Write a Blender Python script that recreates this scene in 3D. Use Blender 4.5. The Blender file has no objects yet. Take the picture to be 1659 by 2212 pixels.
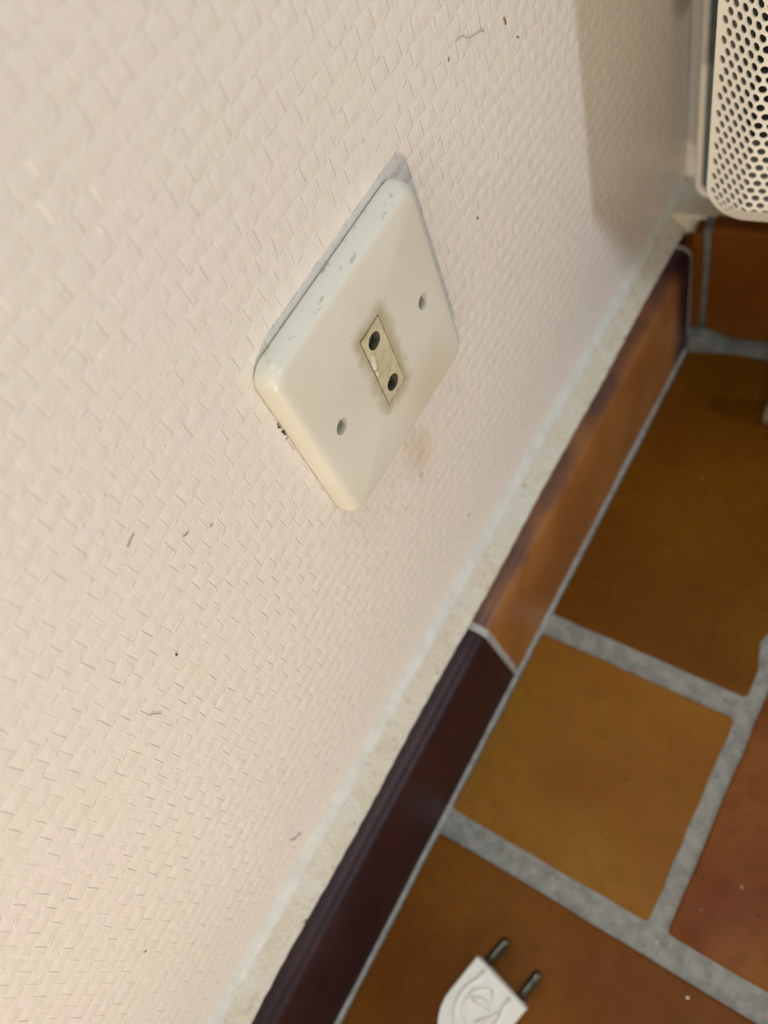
import bpy, bmesh, math, random
from mathutils import Matrix, Vector
from math import sin, cos, pi, sqrt

# ------------------------------------------------------------------ camera, world, lights, exposure
S = bpy.context.scene
COL = S.collection
RC = [[0.8233979, 0.4972532, -0.2734139], [0.3421674, -0.8194334, -0.4598374], [-0.4527000, 0.2850758, -0.8448635]]
CAM_LOC = (0.1285578, -0.1020454, 0.4166852)
F_PX = 1828.17
cam = bpy.data.cameras.new('camera')
cam.sensor_fit = 'VERTICAL'; cam.sensor_height = 9.8; cam.sensor_width = 7.35
cam.lens = F_PX / 2212.0 * 9.8
cam.clip_start = 0.01; cam.clip_end = 50
cam.dof.use_dof = True; cam.dof.focus_distance = 0.232; cam.dof.aperture_fstop = cam.lens / 3.2
cam_o = bpy.data.objects.new('camera', cam); COL.objects.link(cam_o)
r, u, b = RC[0], [-v for v in RC[1]], [-v for v in RC[2]]
cam_o.matrix_world = Matrix(((r[0], u[0], b[0], CAM_LOC[0]), (r[1], u[1], b[1], CAM_LOC[1]),
                             (r[2], u[2], b[2], CAM_LOC[2]), (0, 0, 0, 1)))
S.camera = cam_o

world = bpy.data.worlds.new('world'); S.world = world; world.use_nodes = True
wb = world.node_tree.nodes['Background']
wb.inputs[0].default_value = (1.0, 0.98, 0.96, 1); wb.inputs[1].default_value = 0.14

def area(name, loc, target, size, size_y, power, color):
    l = bpy.data.lights.new(name, 'AREA'); l.shape = 'RECTANGLE'; l.size = size; l.size_y = size_y
    l.energy = power; l.color = color
    o = bpy.data.objects.new(name, l); COL.objects.link(o); o.location = loc
    o.rotation_euler = (Vector(target) - Vector(loc)).to_track_quat('-Z', 'Y').to_euler()
    return o
# daylight window across the room, low and almost square on to the left wall
area('window_light', (2.50, 0.10, 0.92), (0, 0.12, 0.17), 0.16, 0.26, 15.0, (0.91, 1.02, 1.14))
# warm lamp standing low on the near side of the room
sp = bpy.data.lights.new('lamp_light', 'SPOT'); sp.energy = 10.8; sp.color = (1.0, 0.80, 0.56)
sp.spot_size = math.radians(56); sp.spot_blend = 1.0; sp.shadow_soft_size = 0.022
sp_o = bpy.data.objects.new('lamp_light', sp); COL.objects.link(sp_o); sp_o.location = (0.44, -0.53, 0.02)
sp_o.rotation_euler = (Vector((0, -0.01, 0.315)) - Vector(sp_o.location)).to_track_quat('-Z', 'Y').to_euler()
# broad warm fill added for the room behind the camera, and the pale ceiling overhead
area('room_fill', (0.75, -1.95, 0.75), (0, 0.05, 0.2), 1.0, 0.9, 14.0, (1.0, 0.90, 0.75))
area('ceiling_light', (0.32, 0.06, 2.35), (0.05, 0, 0.1), 0.8, 0.8, 21.0, (0.89, 1.0, 1.06))

S.view_settings.view_transform = 'Standard'; S.view_settings.look = 'None'
S.view_settings.exposure = 0.0; S.view_settings.gamma = 1.0; S.view_settings.use_curve_mapping = False

# ------------------------------------------------------------------ material helper
class NT:
    def __init__(s, name):
        s.m = bpy.data.materials.new(name); s.m.use_nodes = True
        s.t = s.m.node_tree; s.n = s.t.nodes; s.l = s.t.links
        s.b = s.n['Principled BSDF']; s._p = None
    def inp(s, sock, v):
        if isinstance(v, bpy.types.NodeSocket): s.l.new(v, sock)
        elif v is not None:
            if sock.type == 'RGBA' and len(v) == 3: v = (*v, 1)
            sock.default_value = v
    def node(s, t, **kw):
        n = s.n.new(t)
        for k, v in kw.items(): setattr(n, k, v)
        return n
    @property
    def pos(s):
        if s._p is None: s._p = s.node('ShaderNodeTexCoord').outputs['Object']
        return s._p
    def xyz(s, v=None):
        n = s.node('ShaderNodeSeparateXYZ'); s.inp(n.inputs[0], v or s.pos); return n.outputs
    def math(s, op, a, b=None, c=None, clamp=False):
        n = s.node('ShaderNodeMath', operation=op, use_clamp=clamp)
        s.inp(n.inputs[0], a); s.inp(n.inputs[1], b)
        if c is not None: s.inp(n.inputs[2], c)
        return n.outputs[0]
    def vmul(s, v, sc):
        n = s.node('ShaderNodeVectorMath', operation='MULTIPLY'); s.inp(n.inputs[0], v); n.inputs[1].default_value = sc
        return n.outputs[0]
    def vadd(s, v, off):
        n = s.node('ShaderNodeVectorMath', operation='ADD'); s.inp(n.inputs[0], v); s.inp(n.inputs[1], off)
        return n.outputs[0]
    def noise(s, scale, detail=3, rough=0.5, vec=None, color=False):
        n = s.node('ShaderNodeTexNoise'); s.inp(n.inputs['Vector'], vec or s.pos)
        n.inputs['Scale'].default_value = scale; n.inputs['Detail'].default_value = detail; n.inputs['Roughness'].default_value = rough
        return n.outputs['Color' if color else 'Fac']
    def sstep(s, v, lo, hi):
        n = s.node('ShaderNodeMapRange', interpolation_type='SMOOTHSTEP')
        s.inp(n.inputs[0], v); n.inputs[1].default_value = lo; n.inputs[2].default_value = hi
        return n.outputs[0]
    def mix(s, f, a, b):
        n = s.node('ShaderNodeMix', data_type='RGBA'); s.inp(n.inputs[0], f); s.inp(n.inputs[6], a); s.inp(n.inputs[7], b)
        return n.outputs[2]
    def dist(s, pt, sc=(1, 1, 1)):
        v = s.vmul(s.vadd(s.pos, tuple(-q for q in pt)), sc)
        n = s.node('ShaderNodeVectorMath', operation='LENGTH'); s.inp(n.inputs[0], v); return n.outputs['Value']
    def bump(s, h, dist=0.001, strength=1.0):
        n = s.node('ShaderNodeBump'); n.inputs['Strength'].default_value = strength; n.inputs['Distance'].default_value = dist
        s.inp(n.inputs['Height'], h); s.l.new(n.outputs[0], s.b.inputs['Normal'])
    def out(s, color=None, rough=None, metal=None, spec=None):
        s.inp(s.b.inputs['Base Color'], color); s.inp(s.b.inputs['Roughness'], rough)
        s.inp(s.b.inputs['Metallic'], metal); s.inp(s.b.inputs['Specular IOR Level'], spec)
        return s.m

def simple(name, c1, c2=None, rough=0.5, scale=60, metal=0.0, bump=0.0, bscale=900, spec=None):
    k = NT(name)
    c2 = c2 or tuple(min(1, v * 0.88) for v in c1)
    col = k.mix(k.sstep(k.noise(scale, 4), 0.35, 0.68), c1, c2)
    if bump: k.bump(k.noise(bscale, 3), bump)
    return k.out(col, rough, metal, spec)

# ---- wallpaper: embossed woven paper painted off-white
def wallpaper(name, stained=True):
    k = NT(name); N = k
    wob = k.vmul(k.vadd(k.noise(70, 2, color=True), (-.5, -.5, -.5)), (0, .0016, .0016))
    p = k.xyz(k.vadd(k.pos, wob)); y, z = p[1], p[2]
    v = k.math('DIVIDE', k.math('SUBTRACT', z, 0.2651 - .002925), 0.00585)
    row = k.math('FLOOR', v); fv = k.math('SUBTRACT', v, row)
    par = k.math('FLOORED_MODULO', row, 2.0)
    uu = k.math('ADD', k.math('DIVIDE', k.math('ADD', y, 0.0485), 0.0064), k.math('MULTIPLY', par, 0.5))
    cu = k.math('FLOOR', uu); fu = k.math('SUBTRACT', uu, cu)
    cell = k.node('ShaderNodeCombineXYZ'); k.inp(cell.inputs[0], cu); k.inp(cell.inputs[1], row)
    wn = k.node('ShaderNodeTexWhiteNoise', noise_dimensions='2D'); k.inp(wn.inputs['Vector'], cell.outputs[0]); rnd = wn.outputs['Value']
    # long soft pillow across each thread, leaning to one end so the head joint reads as a step
    pil = k.math('POWER', k.math('SINE', k.math('MULTIPLY', fv, pi)), 0.75)
    lean = k.math('MULTIPLY', k.math('SUBTRACT', 1.0, k.math('ABSOLUTE', k.math('SUBTRACT', fu, 0.42))), 0.30)
    endsoft = k.math('POWER', k.math('SINE', k.math('MULTIPLY', fu, pi)), 0.35)
    dj = k.math('MINIMUM', fu, k.math('SUBTRACT', 1.0, fu))
    gv = k.math('MULTIPLY', k.sstep(fv, 0.03, 0.14), k.math('SUBTRACT', 1.0, k.sstep(fv, 0.86, 0.97)))
    ridge = k.math('MULTIPLY', k.math('SUBTRACT', 1.0, k.sstep(dj, 0.006, 0.050)), gv)
    db = k.math('MINIMUM', fv, k.math('SUBTRACT', 1.0, fv))
    bed = k.math('MULTIPLY', k.math('SUBTRACT', 1.0, k.sstep(db, 0.01, 0.085)), k.sstep(k.noise(300, 2), .45, .66))
    amp = k.math('ADD', 0.6, k.math('MULTIPLY', rnd, 0.8))
    h = k.math('MULTIPLY', k.math('ADD', k.math('MULTIPLY', pil, 0.27), k.math('MULTIPLY', endsoft, 0.12)), amp)
    h = k.math('ADD', h, k.math('MULTIPLY', lean, .35))
    h = k.math('ADD', h, k.math('MULTIPLY', ridge, k.math('ADD', 0.05, k.math('MULTIPLY', rnd, 0.34))))
    h = k.math('ADD', h, k.math('MULTIPLY', bed, .42))
    h = k.math('ADD', h, k.math('MULTIPLY', k.noise(240, 3, 0.55), 0.75))
    h = k.math('ADD', h, k.math('MULTIPLY', k.noise(1500, 2), 0.04))
    # texture pressed smooth near the skirting
    fade = k.sstep(z, 0.086, 0.104)
    k.bump(k.math('MULTIPLY', h, k.math('ADD', 0.12, k.math('MULTIPLY', fade, 0.88))), 0.00050)
    col = k.mix(k.sstep(k.noise(38, 3), .35, .7), (.775, .72, .670), (.765, .725, .650))
    col = k.mix(k.math('MULTIPLY', k.sstep(k.noise(16, 2), .45, .75), .5), col, (.785, .71, .670))
    if stained:
        n1 = k.noise(150, 3)
        s1 = k.math('MULTIPLY', k.math('SUBTRACT', 1, k.sstep(k.math('ADD', k.dist((0, .0035, .178), (1, 1.25, .75)), k.math('MULTIPLY', n1, .010)), .006, .020)), .55)
        col = k.mix(s1, col, (.62, .50, .36))
        s2 = k.math('MULTIPLY', k.math('SUBTRACT', 1, k.sstep(k.dist((0, .0003, .1672)), .0006, .0014)), .55)
        col = k.mix(s2, col, (.30, .26, .20))
        s3 = k.math('MULTIPLY', k.math('SUBTRACT', 1, k.sstep(k.dist((0, .0137, .1122)), .0005, .0012)), .75)
        col = k.mix(s3, col, (.16, .15, .13))
    return k.out(col, 0.27, 0, 0.5)

M = {}
M['wall'] = wallpaper('wallpaper')
M['wall_b'] = wallpaper('wallpaper_back', False)

# ---- grout
k = NT('grey_grout')
c = k.mix(k.sstep(k.noise(160, 5, .6), .35, .66), (.205, .20, .178), (.30, .29, .255))
c = k.mix(k.sstep(k.noise(420, 3), .66, .74), c, (.11, .115, .105))
c = k.mix(k.sstep(k.noise(330, 2), .70, .76), c, (.52, .48, .40))
k.bump(k.noise(900, 4), .0004); M['grout'] = k.out(c, .85)
k = NT('shaded_dirty_grout')
c = k.mix(k.sstep(k.noise(120, 4, .6), .35, .66), (.085, .09, .082), (.15, .15, .135))  # base colour includes the shade below the heater; black specks are dirt
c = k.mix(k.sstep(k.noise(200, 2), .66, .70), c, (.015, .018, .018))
k.bump(k.noise(900, 4), .0004); M['grout_shade'] = k.out(c, .85)
k = NT('pale_joint')
c = k.mix(k.sstep(k.noise(200, 4), .35, .66), (.27, .26, .24), (.38, .365, .34))
k.bump(k.noise(900, 3), .0003); M['joint'] = k.out(c, .8)

# ---- glazed floor tiles
def tile_mat(name, a, b2, c3, seed, edge=None):
    k = NT(name); off = (seed * 1.37, seed * .71, 0)
    pv = k.vadd(k.pos, off)
    col = k.mix(k.sstep(k.noise(14, 2, vec=pv), .35, .65), a, b2)
    col = k.mix(k.math('MULTIPLY', k.sstep(k.noise(9, 1, vec=k.vadd(pv, (3, 1, 0))), .52, .72), .85), col, c3)
    col = k.mix(k.math('MULTIPLY', k.sstep(k.noise(130, 4, .6, vec=pv), .40, .70), .30), col, tuple(v * .62 for v in a))
    col = k.mix(k.sstep(k.noise(210, 1, vec=pv), .785, .81), col, (.03, .022, .02))
    col = k.mix(k.math('MULTIPLY', k.sstep(k.noise(300, 1, vec=k.vadd(pv, (7, 2, 0))), .80, .83), .5), col, (.5, .42, .36))
    k.bump(k.noise(55, 3), .0006, .5)
    return k.out(col, k.math('ADD', .30, k.math('MULTIPLY', k.noise(40, 3, vec=pv), .22)), 0, .06)
TILES = [tile_mat('ochre_tile', (.255, .105, .012), (.215, .078, .009), (.265, .130, .014), 1),
         tile_mat('amber_tile', (.135, .044, .003), (.155, .058, .003), (.185, .080, .005), 2),
         tile_mat('rust_tile', (.145, .043, .004), (.175, .060, .005), (.170, .074, .007), 3),
         tile_mat('red_tile', (.140, .032, .008), (.225, .078, .014), (.26, .130, .022), 7)]

def skirt_brown():
    k = NT('skirting_brown'); p = k.xyz(); y, z = p[1], p[2]
    n = k.noise(45, 3)
    col = k.mix(k.sstep(k.noise(22, 2), .35, .65), (.31, .130, .036), (.25, .095, .025))
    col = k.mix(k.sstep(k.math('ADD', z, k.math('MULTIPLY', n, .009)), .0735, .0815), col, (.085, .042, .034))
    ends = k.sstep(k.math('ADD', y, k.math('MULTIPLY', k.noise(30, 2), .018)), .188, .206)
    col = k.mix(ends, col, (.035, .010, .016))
    k.bump(k.noise(80, 2), .0005, .5)
    return k.out(col, .36, 0, .22)
M['sk_brown'] = skirt_brown()
def skirt_purple():
    k = NT('skirting_purple')
    col = k.mix(k.sstep(k.noise(30, 3), .38, .66), (.017, .0042, .0068), (.027, .0065, .0075))
    col = k.mix(k.math('MULTIPLY', k.sstep(k.noise(160, 3), .55, .75), .6), col, (.045, .009, .008))
    k.bump(k.noise(90, 2), .0005, .5)
    return k.out(col, .47, 0, .30)
M['sk_purple'] = skirt_purple()
M['sk_back'] = tile_mat('skirting_back', (.150, .052, .008), (.125, .040, .006), (.110, .045, .008), 5)

# ---- rough mortar on top of the skirting
k = NT('cream_mortar')
c = k.mix(k.sstep(k.noise(70, 4), .35, .65), (.60, .535, .42), (.64, .595, .50))
c = k.mix(k.math('MULTIPLY', k.sstep(k.noise(190, 4, .65), .54, .72), .6), c, (.45, .34, .22))
c = k.mix(k.math('MULTIPLY', k.sstep(k.noise(40, 3, vec=k.vadd(k.pos, (5, 0, 0))), .52, .68), .8), c, (.62, .60, .54))
c = k.mix(k.sstep(k.noise(260, 2, vec=k.vadd(k.pos, (2, 0, 0))), .71, .76), c, (.22, .17, .12))
k.bump(k.noise(420, 5, .65), .0010); M['mortar'] = k.out(c, .85)
k = NT('white_filler')
c = k.mix(k.sstep(k.noise(90, 4), .35, .65), (.68, .685, .65), (.62, .62, .575))
k.bump(k.noise(300, 3), .0004); M['filler'] = k.out(c, .6)

# ---- socket plastics
def plate_mat():
    k = NT('ivory_plastic'); p = k.xyz(); y, z = p[1], p[2]
    col = k.mix(k.sstep(k.noise(45, 3), .35, .7), (.685, .668, .585), (.655, .632, .54))
    # grime round the insert
    ay = k.math('MAXIMUM', k.math('SUBTRACT', k.math('ABSOLUTE', y), .0049), 0)
    az = k.math('MAXIMUM', k.math('SUBTRACT', k.math('ABSOLUTE', z), .0147), 0)
    dd = k.math('SQRT', k.math('ADD', k.math('POWER', ay, 2), k.math('POWER', az, 2)))
    g = k.math('MULTIPLY', k.math('SUBTRACT', 1, k.sstep(k.math('ADD', dd, k.math('MULTIPLY', k.noise(190, 4, .68), .0080)), .0034, .0092)), .85)
    col = k.mix(g, col, (.40, .35, .22))
    st = k.math('MULTIPLY', k.math('SUBTRACT', 1, k.sstep(k.math('ADD', k.dist((.0069, .013, -.026), (1, .8, 1)), k.math('MULTIPLY', k.noise(90, 3), .010)), .006, .022)), .42)
    col = k.mix(st, col, (.60, .49, .32))
    # scuffs on the top edge
    sc = k.noise(240, 5, .75, vec=k.vmul(k.pos, (1.6, .8, 1)))
    top = k.math('MULTIPLY', k.math('MULTIPLY', k.sstep(sc, .575, .66), k.sstep(z, .0335, .0350)), .55)
    col = k.mix(top, col, (.25, .24, .17))
    sp = k.math('MULTIPLY', k.sstep(k.noise(420, 2), .735, .77), .45)
    col = k.mix(sp, col, (.30, .27, .19))
    k.bump(k.noise(300, 3), .00004)
    return k.out(col, .36, 0, .45)
M['plate'] = plate_mat()
k = NT('dirty_insert')
c = k.mix(k.sstep(k.noise(150, 4, .6), .35, .65), (.60, .54, .385), (.47, .42, .27))
ed = k.math('MAXIMUM', k.math('DIVIDE', k.math('ABSOLUTE', k.xyz()[1]), .0049), k.math('DIVIDE', k.math('ABSOLUTE', k.xyz()[2]), .0147))
c = k.mix(k.math('MULTIPLY', k.sstep(k.math('ADD', ed, k.math('MULTIPLY', k.noise(300, 3), .16)), .98, 1.09), .8), c, (.24, .20, .12))
M['insert'] = k.out(c, .45)
M['chip'] = simple('chipped_plastic', (.76, .73, .60), (.66, .62, .48), .7, 500, bump=.0003, bscale=1500)
M['hole'] = simple('hole_wall', (.115, .105, .075), (.05, .046, .034), .5, 300)
M['contact'] = simple('tarnished_brass', (.12, .10, .06), (.06, .05, .04), .4, 300, metal=.8)
M['screw'] = simple('dull_screw', (.26, .25, .23), (.14, .13, .12), .45, 400, metal=.7)
M['grime'] = simple('black_grime', (.035, .028, .02), (.08, .06, .045), .9, 600)
# ---- plug, heater
M['plug'] = simple('white_plug_plastic', (.80, .765, .69), (.76, .725, .65), .42, 90)
M['plug_face'] = simple('plug_front', (.60, .56, .50), (.55, .51, .46), .5, 90)
M['pin'] = simple('dark_pin_metal', (.105, .092, .068), (.06, .052, .04), .38, 250, metal=.85)
M['cover'] = simple('cream_enamel', (.86, .825, .745), (.83, .80, .72), .38, 50)
M['rim'] = simple('white_rim', (.74, .71, .655), (.70, .67, .62), .4, 50)
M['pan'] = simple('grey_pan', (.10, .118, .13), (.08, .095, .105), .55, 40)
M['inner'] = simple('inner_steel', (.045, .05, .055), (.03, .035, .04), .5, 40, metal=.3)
M['tube'] = simple('element_tube', (.55, .48, .38), (.42, .36, .28), .5, 80)
M['stub'] = simple('dull_brown_rubber', (.24, .17, .12), (.18, .13, .09), .7, 120)
M['hair_d'] = simple('dark_lint', (.06, .05, .04), None, .8)
M['hair_b'] = simple('brown_lint', (.28, .11, .04), None, .8)
M['hair_g'] = simple('grey_lint', (.34, .32, .30), None, .8)
M['fleck'] = simple('white_fleck', (.85, .80, .74), None, .6)

# ------------------------------------------------------------------ object helpers
def link(name, verts, faces, mat, parent=None, loc=None, smooth=False, kind=None, label=None, cat=None, group=None, rot=None, fix=True):
    me = bpy.data.meshes.new(name); me.from_pydata([tuple(v) for v in verts], [], faces)
    if fix:
        bm = bmesh.new(); bm.from_mesh(me); bmesh.ops.recalc_face_normals(bm, faces=bm.faces); bm.to_mesh(me); bm.free()
    me.materials.append(mat)
    if smooth:
        me.shade_smooth()
    o = bpy.data.objects.new(name, me); COL.objects.link(o)
    if parent: o.parent = parent
    if loc is not None: o.location = loc
    if rot is not None: o.rotation_euler = rot
    for a, v in (('kind', kind), ('label', label), ('category', cat), ('group', group)):
        if v: o[a] = v
    return o
def thing(name, label, cat, loc, rot=(0, 0, 0), group=None):
    o = bpy.data.objects.new(name, None); COL.objects.link(o); o.location = loc; o.rotation_euler = rot
    o.empty_display_size = .02
    o['label'] = label; o['category'] = cat
    if group: o['group'] = group
    return o
def box(x0, x1, y0, y1, z0, z1):
    v = [(x, y, z) for x in (x0, x1) for y in (y0, y1) for z in (z0, z1)]
    f = [(0, 1, 3, 2), (4, 6, 7, 5), (0, 4, 5, 1), (2, 3, 7, 6), (0, 2, 6, 4), (1, 5, 7, 3)]
    return v, f
def rrect(a0, a1, b0, b1, rad, n=6):
    pts = []
    for cx, cy, s in ((a1 - rad, b1 - rad, 0), (a0 + rad, b1 - rad, 90), (a0 + rad, b0 + rad, 180), (a1 - rad, b0 + rad, 270)):
        for i in range(n + 1):
            a = math.radians(s + 90 * i / n); pts.append((cx + rad * cos(a), cy + rad * sin(a)))
    return pts
def loft(rings, cap0=False, cap1=False):
    v, f = [], []; n = len(rings[0])
    for R_ in rings: v += R_
    for i in range(len(rings) - 1):
        for j in range(n):
            k_ = (j + 1) % n
            f.append((i * n + j, i * n + k_, (i + 1) * n + k_, (i + 1) * n + j))
    if cap0: f.append(tuple(range(n - 1, -1, -1)))
    if cap1: f.append(tuple((len(rings) - 1) * n + j for j in range(n)))
    return v, f
def tube(pts, rad, n=8, taper=None):
    rings = []
    P_ = [Vector(p) for p in pts]
    for i, p in enumerate(P_):
        d = (P_[min(i + 1, len(P_) - 1)] - P_[max(i - 1, 0)]).normalized()
        a = d.orthogonal().normalized() if i == 0 else (prev - d * prev.dot(d)).normalized()
        prev = a; b_ = d.cross(a); rr = rad * (taper[i] if taper else 1)
        rings.append([tuple(p + (a * cos(2 * pi * j / n) + b_ * sin(2 * pi * j / n)) * rr) for j in range(n)])
    return loft(rings, True, True)
def join(*parts):
    V, F_ = [], []
    for v, f in parts:
        o = len(V); V += list(v); F_ += [tuple(i + o for i in q) for q in f]
    return V, F_

# ------------------------------------------------------------------ setting
ANG = 0.139                     # the back wall is not square to the left wall
YB = 0.242
NB = Vector((-ANG, 1, 0)).normalized()          # back-wall normal (into the wall)
TB = Vector((1, ANG, 0)).normalized()
BROT = math.atan(ANG)
wl = link('wall_left', *box(-.12, 0, -1.6, YB, -.02, 2.4), M['wall'], kind='structure')
v, f = box(-.12, 3.2, 0, .12, -.02, 2.4)
wbk = link('wall_back', v, f, M['wall_b'], loc=(0, YB, 0), rot=(0, 0, BROT), kind='structure')
# floor slab with tiles standing just proud of the grout
fl = link('floor', *box(-.02, 2.6, -1.6, .72, -.05, -.0011), M['grout'], kind='structure')

def tile(x0, x1, y0, y1, mat, seed, rad=.0022, wob=.00035, cut=None):
    rnd = random.Random(seed); n = 4; per = 14
    base = []
    cs = [(x1 - rad, y1 - rad, 0), (x0 + rad, y1 - rad, 90), (x0 + rad, y0 + rad, 180), (x1 - rad, y0 + rad, 270)]
    for i, (cx, cy, s) in enumerate(cs):
        for j in range(n + 1):
            a = math.radians(s + 90 * j / n); base.append((cx + rad * cos(a), cy + rad * sin(a)))
        a0 = base[-1]; nx = cs[(i + 1) % 4]; a = math.radians(nx[2]); b0 = (nx[0] + rad * cos(a), nx[1] + rad * sin(a))
        for j in range(1, per):
            t = j / per; base.append((a0[0] + (b0[0] - a0[0]) * t + rnd.uniform(-wob, wob), a0[1] + (b0[1] - a0[1]) * t + rnd.uniform(-wob, wob)))
    if cut: base = [cut(p) for p in base]
    cx, cy = (x0 + x1) / 2, (y0 + y1) / 2
    def ring(ins, z):
        out = []
        for x, y in base:
            d = max(abs(x - cx), 1e-6), max(abs(y - cy), 1e-6)
            out.append((x - ins * (1 if x > cx else -1) * min(1, d[0] / (x1 - x0) * 2.2), y - ins * (1 if y > cy else -1) * min(1, d[1] / (y1 - y0) * 2.2), z))
        return out
    v, f = loft([ring(0, -.004), ring(0, -.0009), ring(.0004, -.00025), ring(.0012, 0)], False, True)
    return link('tile', v, f, mat, parent=fl)
def chip(p):          # broken right edge of the upper tile
    x, y = p
    if x > .10 and .044 < y < .062: x -= .0042 * math.exp(-((y - .052) / .0055) ** 2)
    return (x, y)
X0, X1, X2 = .0203, .1178, .1261
YJ1a, YJ1b, YJ2a, YJ2b = .0114, .0228, -.0865, -.0989
tile(X0, X1, YJ2a, YJ1a, TILES[0], 11)
tile(X0, X1 + .0012, YJ1b, .2065, TILES[1], 12, cut=chip)
tile(X0, .2330, -.3150, YJ2b, TILES[2], 13)
tile(X2, .3400, YJ2a, .1130, TILES[3], 14)
tile(X2, .2300, .1240, .2200, TILES[0], 15)
tile(.2400, .3400, .1240, .2350, TILES[2], 16)
tile(.2440, .3400, -.2000, YJ2b, TILES[1], 17)
tile(.2440, .3400, -.3150, -.2110, TILES[0], 18)
s_ = 20
for iy in range(-7, 3):
    for ix in range(0, 7):
        xa = X0 + ix * .2167; ya = -.3260 - .2161 + (iy + 1) * .2161
        yb = ya + .2050; xb = xa + .2057
        if iy >= 0 and ix == 0: continue
        if ix == 0 and ya > -.33: continue
        if ix >= 1:
            xa += .1140; xb += .1140
            if ya > -.33 and iy > 1: continue
        if yb > .21 + xa * ANG: yb = .205 + xa * ANG
        if yb - ya < .03 or xb > 2.5: continue
        s_ += 1; tile(xa, xb, ya, yb, TILES[(s_ * 7 + ix) % 4], s_)

# ---- left skirting: mortar bed with glazed tiles in front, top left rough
SX0, SX1, HB = .0093, .0182, .0745
rnd = random.Random(5)
def fbm(t, seed):
    return sum(sin(t * w * 6.283 + seed * q) / q ** .8 for q, w in ((1, 9), (2, 23), (3, 51), (4.3, 97), (6, 171))) / 2.2
rings = []
ny = 420
ys = [-1.2 + 0.85 * i / 60 for i in range(60)] + [-.35 + (.2365 + .35) * i / ny for i in range(ny + 1)]
for y in ys:
    a, b_, c_ = fbm(y, 1), fbm(y, 2.3), fbm(y, 4.1)
    lip = SX0 + .0005 + .00035 * max(-.8, a) + .0004 * b_ + .0012 * max(0, c_ - .9)
    rings.append([(0, y, .0), (0, y, .0850 + .0006 * b_), (.0016, y, .0836 + .0005 * c_), (.0040, y, .0806 + .0005 * a),
                  (.0068, y, .0776 + .0005 * b_), (lip - .0016, y, .0757 + .0003 * c_), (lip - .0004, y, .0751 + .0002 * a), (lip, y, .0744), (SX0 - .0002, y, .0720), (SX0 - .0002, y, 0)])
n = len(rings[0]); v = [p for R_ in rings for p in R_]
f = [(i * n + j, i * n + (j + 1) % n, (i + 1) * n + (j + 1) % n, (i + 1) * n + j) for i in range(len(rings) - 1) for j in range(n)]
f += [tuple(range(n)), tuple((len(rings) - 1) * n + j for j in range(n))]
bl = link('baseboard_left', v, f, M['mortar'], smooth=True, kind='structure')
def skirt_tile(y0, y1, mat, seed, parent, slant0=0.0, slant1=0.0, name='tile', x0=SX0, x1=SX1, h=HB, r=.0058):
    prof = [(x0, 0), (x1, 0), (x1, .02), (x1, .045), (x1, h - r)]
    prof += [(x1 - r + r * cos(a), h - r + r * sin(a)) for a in [pi * q / 16 for q in range(1, 9)]]
    prof += [(x0 + .0012, h), (x0, h)]
    rd = random.Random(seed); cz, cx = h / 2, (x0 + x1) / 2
    st = [(y0, .0007), (y0 + .0005, .0001), (y0 + .0012, 0)] + [(y0 + (y1 - y0) * i / 10, 0) for i in range(1, 10)] + [(y1 - .0012, 0), (y1 - .0005, .0001), (y1, .0007)]
    rg = []
    for y, ins in st:
        t = (y - y0) / (y1 - y0); sl = slant0 * (1 - t) + slant1 * t
        w = rd.uniform(-.0002, .0002)
        rg.append([(x - ins * (1 if x > cx else 0) + (w if x > cx else 0), y + sl * (z / h), z - (ins if z > cz else 0) + (w if z > cz else 0)) for x, z in prof])
    v, f = loft(rg, True, True)
    o = link(name, v, f, mat, parent=parent, smooth=False)
    o.data.shade_smooth()
    try:
        o.data.set_sharp_from_angle(angle=math.radians(50))
    except Exception: pass
    return o
skirt_tile(-.0118, .2045, M['sk_brown'], 1, bl, slant0=-.0058)['label'] = 'orange-brown glazed skirting tile, darker at its top and far end'
skirt_tile(-.2165, -.0145, M['sk_purple'], 2, bl, slant1=-.0062)['label'] = 'dark purple glazed skirting tile'
skirt_tile(-.4210, -.2195, M['sk_brown'], 3, bl)
skirt_tile(-.6260, -.4240, M['sk_purple'], 4, bl)
def joint_strip(ya, yb, slant, parent):
    x0, x1, h, r = SX0, SX1 - .0004, HB - .0003, .0058
    prof = [(x0, 0), (x1, 0), (x1, h - r)] + [(x1 - r + r * cos(a), h - r + r * sin(a)) for a in (pi * .17, pi * .33, pi * .5)] + [(x0, h)]
    v, f = loft([[(x, ya + slant * z / h, z) for x, z in prof], [(x, yb + slant * z / h, z) for x, z in prof]], True, True)
    return link('grout_joint', v, f, M['joint'], parent=parent)
joint_strip(-.0149, -.0114, -.0060, bl); joint_strip(-.2200, -.2160, 0, bl); joint_strip(.2040, .2067, 0, bl)
# thin grout line along the foot of the skirting
rings = []
for i in range(260):
    y = -.60 + .806 * i / 259; w = .0003 * fbm(y, 7)
    rings.append([(SX1 - .0008, y, -.004), (SX1 - .0008, y, .0010), (SX1 + .0002, y, .0006 + w * .6), (SX1 + .0011 + w, y, -.0002), (SX1 + .0016 + w, y, -.004)])
v, f = loft(rings, True, True)
link('floor_joint', v, f, M['joint'], parent=bl, smooth=True)

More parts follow.
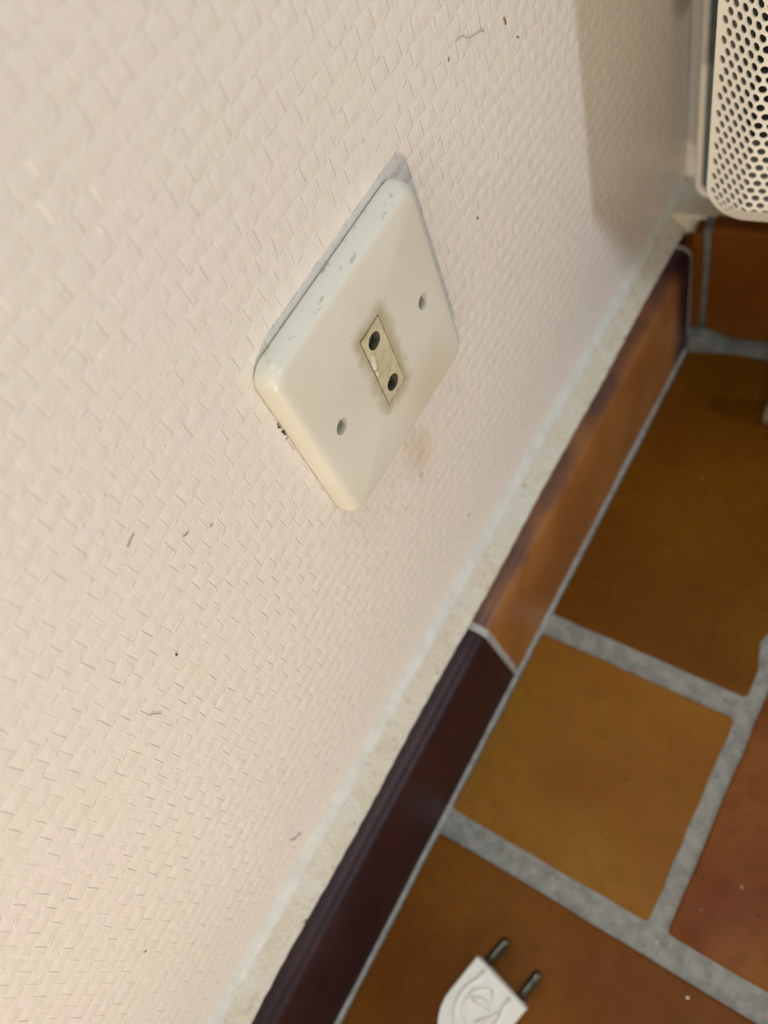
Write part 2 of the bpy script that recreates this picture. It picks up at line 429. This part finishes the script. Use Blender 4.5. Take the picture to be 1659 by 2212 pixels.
# pale filler line between the wallpaper and the mortar
rings = []
for y in ys:
    a, b_ = fbm(y, 9.2), fbm(y, 3.7)
    rings.append([(.0024 + .0005 * a, y, .0818 + .0007 * b_), (.0026 + .0005 * a, y, .0830 + .0006 * b_), (.0019 + .0003 * a, y, .0848 + .0007 * b_), (.0007, y, .0880 + .0010 * a), (0, y, .0905 + .0008 * b_)])
n = 5; v = [p for R_ in rings for p in R_]
f = [(i * n + j, i * n + j + 1, (i + 1) * n + j + 1, (i + 1) * n + j) for i in range(len(rings) - 1) for j in range(n - 1)]
link('trim_1', v, f, M['filler'], smooth=True, kind='structure')

# ---- back skirting
BO = (0, .2072, 0)
v, f = box(-.0, .9, .0095, .034, 0, .0838)
bb = link('baseboard_back', v, f, M['mortar'], loc=BO, rot=(0, 0, BROT), kind='structure')
def back_tile(xa, xb, seed, mat, z0=0.0, h=.0846):
    r = .003; prof = [(0.0, z0), (0.0, h - r)] + [(r - r * cos(a), h - r + r * sin(a)) for a in (pi * .17, pi * .33, pi * .5)] + [(.0095, h), (.0095, z0)]
    rg = []
    for x, ins in ((xa, .0008), (xa + .0008, 0), ((xa + xb) / 2, 0), (xb - .0008, 0), (xb, .0008)):
        rg.append([(x, y + (ins if y < .004 else 0), z - (ins if z > .05 else 0)) for y, z in prof])
    v, f = loft(rg, True, True)
    o = link('tile', v, f, mat, parent=bb); return o
# the left-hand piece is a narrow cut tile with a broken upper corner
rd = random.Random(3)
front = [(.0060, .0), (.0222, .0), (.0225, .040), (.0222, .0770), (.0205, .0805), (.0185, .0815), (.0168, .0795), (.0172, .0745), (.0150, .0715), (.0128, .0722), (.0108, .0690), (.0060, .0680)]
rg = [[(x, 0.0005, z) for x, z in front], [(x, .0095, z) for x, z in front]]
v, f = loft([[((x - .014) * .95 + .014, 0.0, (z - .04) * .985 + .04) for x, z in front]] + rg, True, True)
link('tile', v, f, M['sk_back'], parent=bb)['label'] = 'narrow cut skirting tile with a broken upper corner'
back_tile(.0256, .2260, 2, M['sk_back'], .0)
back_tile(.2290, .4300, 3, M['sk_brown'], .0)
back_tile(.4330, .6340, 4, M['sk_back'], .0)
v, f = box(.0215, .0262, .0012, .0095, 0, .0835); link('grout_joint', v, f, M['grout_shade'], parent=bb)
v, f = box(.2255, .2295, .0008, .0095, 0, .0835); link('grout_joint', v, f, M['joint'], parent=bb)
# lumpy grout along its foot
rings = []
for i in range(120):
    x = .006 + .60 * i / 119; w = fbm(x, 2.9)
    g = .0075 * math.exp(-((x - .022) / .010) ** 2)
    rings.append([(x, .002, -.003), (x, .0006, .0045 + g + .0008 * w), (x, -.0016 - g * .15, .0042 + g * .9 + .0008 * w), (x, -.0045 - g * .35, .0018 + g * .35), (x, -.0085 - g * .30 + .0006 * w, -.0004), (x, -.009, -.003)])
v, f = loft(rings, True, True)
link('floor_joint', v, f, M['grout_shade'], parent=bb, smooth=True)

# ------------------------------------------------------------------ wall socket
PZ = .2357; PT = .00687
ws = thing('wall_socket', 'old ivory square wall socket with two round holes, on the textured white wall', 'socket', (0, 0, PZ))
HW, HH = .0349, .0358
def ring_plate(ins, x, rad):
    return [(x, y, z) for y, z in rrect(-HW + ins, HW - ins, -HH + ins, HH - ins, rad, 8)]
prof = [(.0014, 0, .0045), (.0012, .0005, .0046), (.0001, .00062, .0058), (0, .0014, .0058), (.0002, .0034, .0057), (.0006, .0049, .0054), (.0013, .0060, .0050), (.0022, .0066, .0045), (.0036, PT, .0038)]
rings = [ring_plate(i_, x_, r_) for i_, x_, r_ in prof]
bm = bmesh.new()
vs = [[bm.verts.new(p) for p in R_] for R_ in rings]
for i in range(len(vs) - 1):
    for j in range(len(vs[0])):
        k_ = (j + 1) % len(vs[0]); bm.faces.new((vs[i][j], vs[i][k_], vs[i + 1][k_], vs[i + 1][j]))
def loop_edges(pts):
    V = [bm.verts.new((PT, y, z)) for y, z in pts]
    return V, [bm.edges.new((V[i], V[(i + 1) % len(V)])) for i in range(len(V))]
outer = [bm.edges.get((vs[-1][j], vs[-1][(j + 1) % len(vs[-1])])) for j in range(len(vs[-1]))]
SH = .0228; HR = .0026
circ = lambda cy, cz, R_, n=28: [(cy + R_ * cos(2 * pi * i / n), cz + R_ * sin(2 * pi * i / n)) for i in range(n)]
loops = [loop_edges(circ(SH, 0, HR)), loop_edges(circ(-SH, 0, HR)), loop_edges(rrect(-.0050, .0050, -.0148, .0148, .0003, 2))]
edges = outer + [e for L in loops for e in L[1]]
bmesh.ops.triangle_fill(bm, edges=edges, use_beauty=True, use_dissolve=False)
for V, E_ in loops:           # hole walls running back into the box
    W = [bm.verts.new((PT - (.0055 if V is not loops[2][0] else .0030), q.co.y, q.co.z)) for q in V]
    for j in range(len(V)):
        k_ = (j + 1) % len(V); bm.faces.new((V[j], V[k_], W[k_], W[j]))
    if V is loops[2][0]: bm.faces.new(W)
bmesh.ops.recalc_face_normals(bm, faces=bm.faces)
me = bpy.data.meshes.new('cover_plate'); bm.to_mesh(me); bm.free(); me.materials.append(M['plate']); me.shade_smooth()
me.set_sharp_from_angle(angle=math.radians(42))
o = bpy.data.objects.new('cover_plate', me); COL.objects.link(o); o.parent = ws
# insert with its two pin holes
bm = bmesh.new()
XI = PT - .00022
def ledge(pts, x):
    V = [bm.verts.new((x, y, z)) for y, z in pts]
    return V, [bm.edges.new((V[i], V[(i + 1) % len(V)])) for i in range(len(V))]
O = ledge(rrect(-.0047, .0047, -.0145, .0145, .0004, 2), XI)
Hs = [ledge(circ(0, s * .0095, .00268), XI) for s in (1, -1)]
bmesh.ops.triangle_fill(bm, edges=O[1] + Hs[0][1] + Hs[1][1], use_beauty=True, use_dissolve=False)
W = [bm.verts.new((.0040, q.co.y, q.co.z)) for q in O[0]]
for j in range(len(W)):
    k_ = (j + 1) % len(W); bm.faces.new((O[0][j], O[0][k_], W[k_], W[j]))
bmesh.ops.recalc_face_normals(bm, faces=bm.faces)
me = bpy.data.meshes.new('socket_insert'); bm.to_mesh(me); bm.free(); me.materials.append(M['insert'])
ins = bpy.data.objects.new('socket_insert', me); COL.objects.link(ins); ins.parent = ws; ins.location = (0, .0001, -.0003); ins['label'] = 'yellowed grimy insert, chipped along one edge'
for s in (1, -1):
    R1 = [(XI, y, z) for y, z in circ(0, s * .0095, .00268)]
    R2 = [(XI - .0026, y, z) for y, z in circ(0, s * .0095, .00265)]
    v, f = loft([R1, R2]); link('pin_hole', v, f, M['hole'], parent=ins, smooth=True)
    R3 = [(.00388, y, z) for y, z in circ(0, s * .0095, .0024)]
    v, f = loft([[(.0034, y, z) for y, z in circ(0, s * .0095, .0024)], R3, [(.00388, y, z) for y, z in circ(0, s * .0095, .0014)], [(.0032, y, z) for y, z in circ(0, s * .0095, .0012)]], False, True)
    link('contact_sleeve', v, f, M['contact'], parent=ins)
# chipped strip beside the upper hole
cp = [(-.0040, .0060), (-.0026, .0066), (-.0024, .0050), (-.0029, .0030), (-.0033, .0014), (-.0041, .0012), (-.0044, .0026), (-.0046, .0046)]
v, f = loft([[(XI - .0001, y, z) for y, z in cp], [(XI + .00012, y * .985 - .00003, z) for y, z in cp]], False, True)
link('chipped_patch', v, f, M['chip'], parent=ins)
cp = [(-.0044, .0008), (-.0034, .0009), (-.0036, -.0004), (-.0041, -.0008), (-.0046, -.0002)]
v, f = loft([[(PT - .0001, y, z) for y, z in cp], [(PT + .00012, y, z) for y, z in cp]], False, True)
link('chipped_patch', v, f, M['chip'], parent=ins)
v, f = tube([(XI - .0004, -.0012, -.0072), (XI - .0008, -.0004, -.0082), (XI - .0012, .0004, -.0090)], .00014, 6)
link('white_splinter', v, f, M['fleck'], parent=ins)
# screws deep in their holes
for s in (1, -1):
    y0 = s * SH
    v, f = loft([[(.0013, y, z) for y, z in circ(y0, 0, .0024)], [(.0024, y, z) for y, z in circ(y0, 0, .0024)], [(.0029, y, z) for y, z in circ(y0, 0, .0019)]], False, True)
    sc = link('screw', v, f, M['screw'], parent=ws)
    link('screw_slot', *box(.0028, .00305, y0 - .0018, y0 + .0018, -.0003, .0003), M['grime'], parent=sc)
# grime collected in the gap at the near edge
gm = []
rd = random.Random(8)
for i, (z, sz) in enumerate(((.0152, .00022), (.0143, .00034), (.0136, .00018), (.0120, .00030), (.0113, .00045), (.0104, .00026), (.0088, .00016))):
    oy = -.0351 - rd.uniform(0, .0004)
    gm.append(loft([[(0, oy + sz * cos(q), z + sz * 1.4 * sin(q)) for q in [2 * pi * j / 7 for j in range(7)]],
                    [(.00030, oy + sz * .7 * cos(q), z + sz * sin(q)) for q in [2 * pi * j / 7 for j in range(7)]]], False, True))
link('edge_grime', *join(*gm), M['grime'], parent=ws)

# ------------------------------------------------------------------ plug on the floor
pl = thing('power_plug', 'white flat two-pin plug lying on the tiled floor below the wall socket', 'plug', (.0752, -.1380, 0), (0, 0, math.atan2(-.238, .971)))
TH = .0112
def plug_outline():
    pts = [(-.0140, 0), (-.0140, -.0060), (-.0139, -.0120), (-.0139, -.0170), (-.0136, -.0215), (-.0124, -.0255), (-.0104, -.0290), (-.0078, -.0320), (-.0050, -.0345), (-.0036, -.0375), (-.0032, -.0420)]
    return pts + [(-x, y) for x, y in reversed(pts)]
def plug_ring(sc, z):
    return [(x * sc if abs(x) < .0139 else (abs(x) - .014 * (1 - sc)) * (1 if x > 0 else -1), min(y, -0.0) if y < -.0001 else -.014 * (1 - sc) * .25, z) for x, y in plug_outline()]
rings = [plug_ring(.93, .0004), plug_ring(.985, .0016), plug_ring(1.0, .0045), plug_ring(1.0, TH - .0042), plug_ring(.985, TH - .0016), plug_ring(.955, TH - .0005), plug_ring(.92, TH)]
v, f = loft(rings, True, True)
body = link('plug_body', v, f, M['plug'], parent=pl, smooth=True); body.data.set_sharp_from_angle(angle=math.radians(38))
# front panel the pins come out of
v, f = loft([[(x, -.0004, z) for x, z in rrect(-.0132, .0132, .0012, TH - .0012, .003, 4)], [(x, .0005, z) for x, z in rrect(-.0130, .0130, .0014, TH - .0014, .003, 4)]], False, True)
link('front_panel', v, f, M['plug_face'], parent=pl)
for s in (-1, 1):
    pts = [(s * .0092, -.001, TH / 2), (s * .0092, .0040, TH / 2), (s * .0091, .0090, TH / 2), (s * .0090, .0122, TH / 2), (s * .0090, .0133, TH / 2), (s * .0090, .0138, TH / 2)]
    v, f = tube(pts, .00205, 16, [1, 1, 1, 1, .86, .5])
    pn = link('pin', v, f, M['pin'], parent=pl, smooth=True)
# embossed arch and mark on the top face: low raised strokes
def stroke(pts, w, hgt, closed=False, z=TH):
    P_ = [Vector((x, y)) for x, y in pts]; n = len(P_); L, Rr = [], []
    for i in range(n):
        a = P_[(i - 1) % n] if (closed or i) else P_[0]; b_ = P_[(i + 1) % n] if (closed or i < n - 1) else P_[-1]
        d = (b_ - a).normalized(); nn = Vector((-d.y, d.x))
        L.append(P_[i] + nn * w / 2); Rr.append(P_[i] - nn * w / 2)
    rg = []
    for i in range(n):
        c_ = P_[i]; l, r_ = L[i], Rr[i]
        rg.append([(l.x, l.y, z - .0002), (c_.x + (l.x - c_.x) * .55, c_.y + (l.y - c_.y) * .55, z + hgt), (c_.x + (r_.x - c_.x) * .55, c_.y + (r_.y - c_.y) * .55, z + hgt), (r_.x, r_.y, z - .0002)])
    if closed: rg.append(rg[0])
    return loft(rg, True, True)
arch = [(-.0072, -.0016)] + [(-.0088 * cos(t) , -.0135 - .0125 * sin(t)) for t in [-.62 + (pi + 1.24) * i / 30 for i in range(31)]] + [(.0072, -.0016)]
link('raised_arch', *stroke(arch, .0020, .00055), M['plug'], parent=pl, smooth=True)
inner = [(x * .70, -.0125 + (y + .0135) * .76) for x, y in arch[3:-3]]
link('raised_arch', *stroke(inner, .0007, .0004), M['plug'], parent=pl, smooth=True)
mark = join(stroke([(-.0012, -.0052), (-.0046, -.0088), (-.0062, -.0130), (-.0054, -.0148), (-.0010, -.0195)], .0010, .00045),
            stroke([(-.0054, -.0136), (-.0012, -.0102), (.0022, -.0098), (.0050, -.0120), (-.0002, -.0128), (-.0040, -.0137)], .0009, .00045),
            stroke([(.0070, -.0090), (.0062, -.0120), (.0022, -.0190)], .0011, .00045),
            stroke([(-.0004, -.0050), (.0052, -.0096)], .0009, .00035))
link('raised_mark', *mark, M['plug'], parent=pl, smooth=True)
# cord leaving the back of the plug and running out of the picture
pts = []
for i in range(24):
    t = i / 23; pts.append((.018 * sin(t * 2.2), -.0400 - .26 * t, max(.0033, .0055 - .0022 * min(1, t * 6))))
v, f = tube(pts, .0031, 12); link('cord', v, f, M['plug'], parent=pl, smooth=True)

# ------------------------------------------------------------------ panel heater with perforated cover
HX0 = .0606                         # front-face left crease (along the back-wall direction)
HOUT = .0156                        # width of the sloping border
HD = .0115                          # how far the border falls back
hz0, hz1 = .1728, .560              # front-face bottom and top creases
hxw = .300
YF = .1302                          # front plane offset
HO = (0, YF, 0)
he = thing('panel_heater', 'cream panel heater with a perforated metal cover, on the back wall above the skirting', 'heater', (0, YF, 0), (0, 0, BROT))
RC_ = .0024
def soft(t): return (sqrt(t * t + RC_ * RC_) + t) / 2 - RC_ * .28 * math.exp(-abs(t) / RC_)
def shape(uu, ww):
    # flat sheet coords -> bent sheet; uu,ww measured from the centre of the front face
    hx, hz = hxw / 2, (hz1 - hz0) / 2
    ou = max(0., soft(abs(uu) - hx)); ow = max(0., soft(abs(ww) - hz))
    d_ = sqrt(ou * ou + ow * ow)
    L = sqrt(HOUT ** 2 + HD ** 2); k_ = min(1.0, L / d_) if d_ > 0 else 1
    ca, sa = HOUT / L, HD / L
    su = 1 if uu > 0 else -1; sw = 1 if ww > 0 else -1
    x = su * (min(abs(uu), hx + 0) + 0) if abs(uu) <= hx else su * hx
    z = ww if abs(ww) <= hz else sw * hz
    dd = min(d_, L)
    ex = ou * k_ * ca; ez = ow * k_ * ca
    xx = (uu if abs(uu) < hx - .01 else su * (abs(uu) - ou + 0)) ; zz = (ww if abs(ww) < hz - .01 else sw * (abs(ww) - ow))
    return (HX0 + hx + xx + su * ex, dd * sa, (hz0 + hz1) / 2 + zz + sw * ez), d_ > L + 1e-9
P_H = .00386; R_H = .00140
V, F_ = [], []
cache = {}
def addv(a, b_):
    key = (round(a * 1e6), round(b_ * 1e6))
    if key not in cache:
        p, out = shape(a, b_); cache[key] = (len(V), out); V.append(p)
    return cache[key]
Lb = sqrt(HOUT ** 2 + HD ** 2)
umax, wmax = hxw / 2 + Lb, (hz1 - hz0) / 2 + Lb
rowh = P_H * sqrt(3) / 2
nr = int(wmax / rowh) + 2; nc = int(umax / P_H) + 2
for jr in range(-nr, nr + 1):
    for ic in range(-nc, nc + 1):
        cu = (ic + (.5 if jr % 2 else 0)) * P_H; cw = jr * rowh
        _, cout = shape(cu, cw)
        hexp = [(cu + P_H / sqrt(3) * cos(pi / 6 + i * pi / 3), cw + P_H / sqrt(3) * sin(pi / 6 + i * pi / 3)) for i in range(6)]
        hv = [addv(*q) for q in hexp]
        if all(o_ for _, o_ in hv): continue
        vis = cu < -hxw / 2 + .10 and cw < .06
        nseg = 12
        rims = [shape(cu + R_H * cos(pi / 6 + i * 2 * pi / nseg), cw + R_H * sin(pi / 6 + i * 2 * pi / nseg)) for i in range(nseg)]
        hi = [q[0] for q in hv]
        if any(o_ for _, o_ in rims) or any(o_ for _, o_ in hv):
            F_.append(tuple(hi)); continue
        b0 = len(V); V += [q[0] for q in rims]
        if nseg == 12:
            for i in range(6):
                a0, a1 = hi[i], hi[(i + 1) % 6]; c0, c1, c2 = b0 + 2 * i, b0 + 2 * i + 1, b0 + (2 * i + 2) % 12
                F_ += [(a0, c1, c0), (a0, a1, c1), (a1, c2, c1)]
            e_ = .0002
            c0_ = Vector(shape(cu, cw)[0]); nrm = (Vector(shape(cu, cw + e_)[0]) - c0_).cross(Vector(shape(cu + e_, cw)[0]) - c0_).normalized()
            if nrm.y < 0: nrm = -nrm
            nrm *= .00055
            bk = len(V); V += [(q[0][0] + nrm.x, q[0][1] + nrm.y, q[0][2] + nrm.z) for q in rims]
            for i in range(12): F_.append((b0 + i, b0 + (i + 1) % 12, bk + (i + 1) % 12, bk + i))
cov = link('perforated_cover', V, F_, M['cover'], parent=he, smooth=False, fix=False)
# solid sides of the cover going back to the pan
hx, hz = hxw / 2, (hz1 - hz0) / 2
def outline(off, y):
    pts = rrect(HX0 - HOUT - off, HX0 + hxw + HOUT + off, hz0 - HOUT - off, hz1 + HOUT + off, HOUT * .98 + off, 10)
    return [(x, y, z) for x, z in pts]
YBK = .0800
v, f = loft([outline(-.0004, HD - .0003), outline(.0001, HD + .0010), outline(0, HD + .004), outline(0, YBK - .008)])
link('cover_side', v, f, M['cover'], parent=he, smooth=True)
# pan: white rolled rim round a dark recessed tray
PX0, PX1, PZ0_, PZ1_ = .0262, .420, .1000, .66
def prim(i_, y): return [(x, y, z) for x, z in rrect(PX0 + i_, PX1 - i_, PZ0_ + i_, PZ1_ - i_, .0085 - min(i_, .006), 8)]
v, f = loft([prim(.0006, YBK + .004), prim(0, YBK + .0025), prim(0, YBK + .0006), prim(.0006, YBK), prim(.0016, YBK - .0003), prim(.0024, YBK), prim(.0029, YBK + .0012), prim(.0030, YBK + .003)])
link('back_rim', v, f, M['rim'], parent=he, smooth=True)
v, f = loft([prim(.0028, YBK + .0026), prim(.0028, YBK + .0036)], True, True)
link('back_pan', v, f, M['pan'], parent=he)
v, f = box(.052, .350, .040, .044, .170, .556); link('inner_plate', v, f, M['inner'], parent=he)
v, f = tube([(.062, .022, .30), (.070, .020, .252), (.080, .018, .205), (.094, .020, .196), (.30, .022, .196)], .0022, 8)
link('heating_element', v, f, M['tube'], parent=he, smooth=True)
for x in (.10, .33):
    v, f = box(x, x + .03, YBK + .0034, (YB - YF) * cos(BROT) - .0002, .30, .50); link('wall_bracket', v, f, M['pan'], parent=he)

# ------------------------------------------------------------------ small things lying about
pts = [(0, 0, .0062), (.006, .0, .0062), (.016, .001, .0062), (.030, .003, .0062), (.045, .004, .0062)]
v, f = tube([(-.0014, 0, .0062), (-.0008, 0, .0062)] + pts, .0062, 14, [.45, .8, 1, 1, 1, .97, .9])
link('rubber_stopper', v, f, M['stub'], loc=(.0742, .1700, 0), rot=(0, 0, .12), smooth=True,
     label='dull grey-brown rounded stopper on the dark floor tile below the heater', cat='stopper')
v, f = loft([[(.0007 * cos(q), .0006 * sin(q), 0) for q in [2 * pi * j / 7 for j in range(7)]], [(.0005 * cos(q) + .0001, .00045 * sin(q), .0005) for q in [2 * pi * j / 7 for j in range(7)]]], False, True)
link('paint_fleck', v, f, M['fleck'], loc=(.1420, -.1044, 0), label='tiny white paint fleck on the orange floor tile right of the plug', cat='fleck')

HG = 'lint hairs stuck on the textured wall'
def hair(pts, mat, rad, label):
    y0 = pts[0][0]; z0 = pts[0][1]
    P3 = [(.00025 + .00012 * (i % 2), y - y0, z - z0) for i, (y, z) in enumerate(pts)]
    v, f = tube(P3, rad, 5)
    link('lint_hair', v, f, mat, loc=(0, y0, z0), label=label, cat='lint', group=HG)
hair([(0.0732, 0.2794), (0.0743, 0.2795), (0.0766, 0.2788), (0.0782, 0.277), (0.0803, 0.2757), (0.0823, 0.2752), (0.0837, 0.2745), (0.0852, 0.2744), (0.0872, 0.2724)], M['hair_g'], 0.00010, 'long wavy grey lint hair on the wall above the socket')
hair([(0.0977, 0.2694), (0.0981, 0.268), (0.0981, 0.2671)], M['hair_b'], 0.00022, 'reddish-brown lint crumb on the wall, topmost and farthest right of the crumbs above the socket')
hair([(0.069, 0.2781), (0.0685, 0.2781), (0.0686, 0.2777), (0.068, 0.2775)], M['hair_b'], 0.00013, 'small rust-red crumb of lint below the long grey hair')
hair([(0.0646, 0.2261), (0.0649, 0.2253)], M['hair_d'], 0.00026, 'dark brown speck on the wall between the socket and the heater')
hair([(0.1031, 0.2598), (0.1035, 0.2593)], M['hair_d'], 0.00022, 'tiny black speck on the wall right of the long grey hair')
hair([(-0.0733, 0.2572), (-0.0728, 0.257), (-0.0724, 0.2566), (-0.0715, 0.2566)], M['hair_d'], 0.00010, "short dark bent hair on the wall left of the socket's lowest corner")
hair([(-0.0669, 0.2508), (-0.0664, 0.2507), (-0.0659, 0.2504)], M['hair_d'], 0.00009, "small dark hair on the wall nearest to the socket's lowest corner")
hair([(-0.0969, 0.2328), (-0.0964, 0.2329)], M['hair_d'], 0.00030, 'black oval speck on the wall low at the left')
hair([(-0.0832, 0.271), (-0.0823, 0.2714), (-0.0811, 0.2717), (-0.0801, 0.2719)], M['hair_b'], 0.00011, 'short brown hair on the wall near the left edge')
hair([(-0.1124, 0.2279), (-0.1119, 0.2273), (-0.1116, 0.226), (-0.1109, 0.2241)], M['hair_d'], 0.00008, 'thin dark curved hair on the wall below the black oval speck')
hair([(-0.1295, 0.1068), (-0.1289, 0.1048), (-0.1283, 0.1032), (-0.127, 0.1032), (-0.126, 0.1009)], M['hair_g'], 0.00018, 'grey curl of lint on the wall just above the dark purple skirting tile')
hair([(-0.1733, 0.1626), (-0.173, 0.162), (-0.1727, 0.1616)], M['hair_d'], 0.00012, 'short dark crumb on the wall at the bottom left')
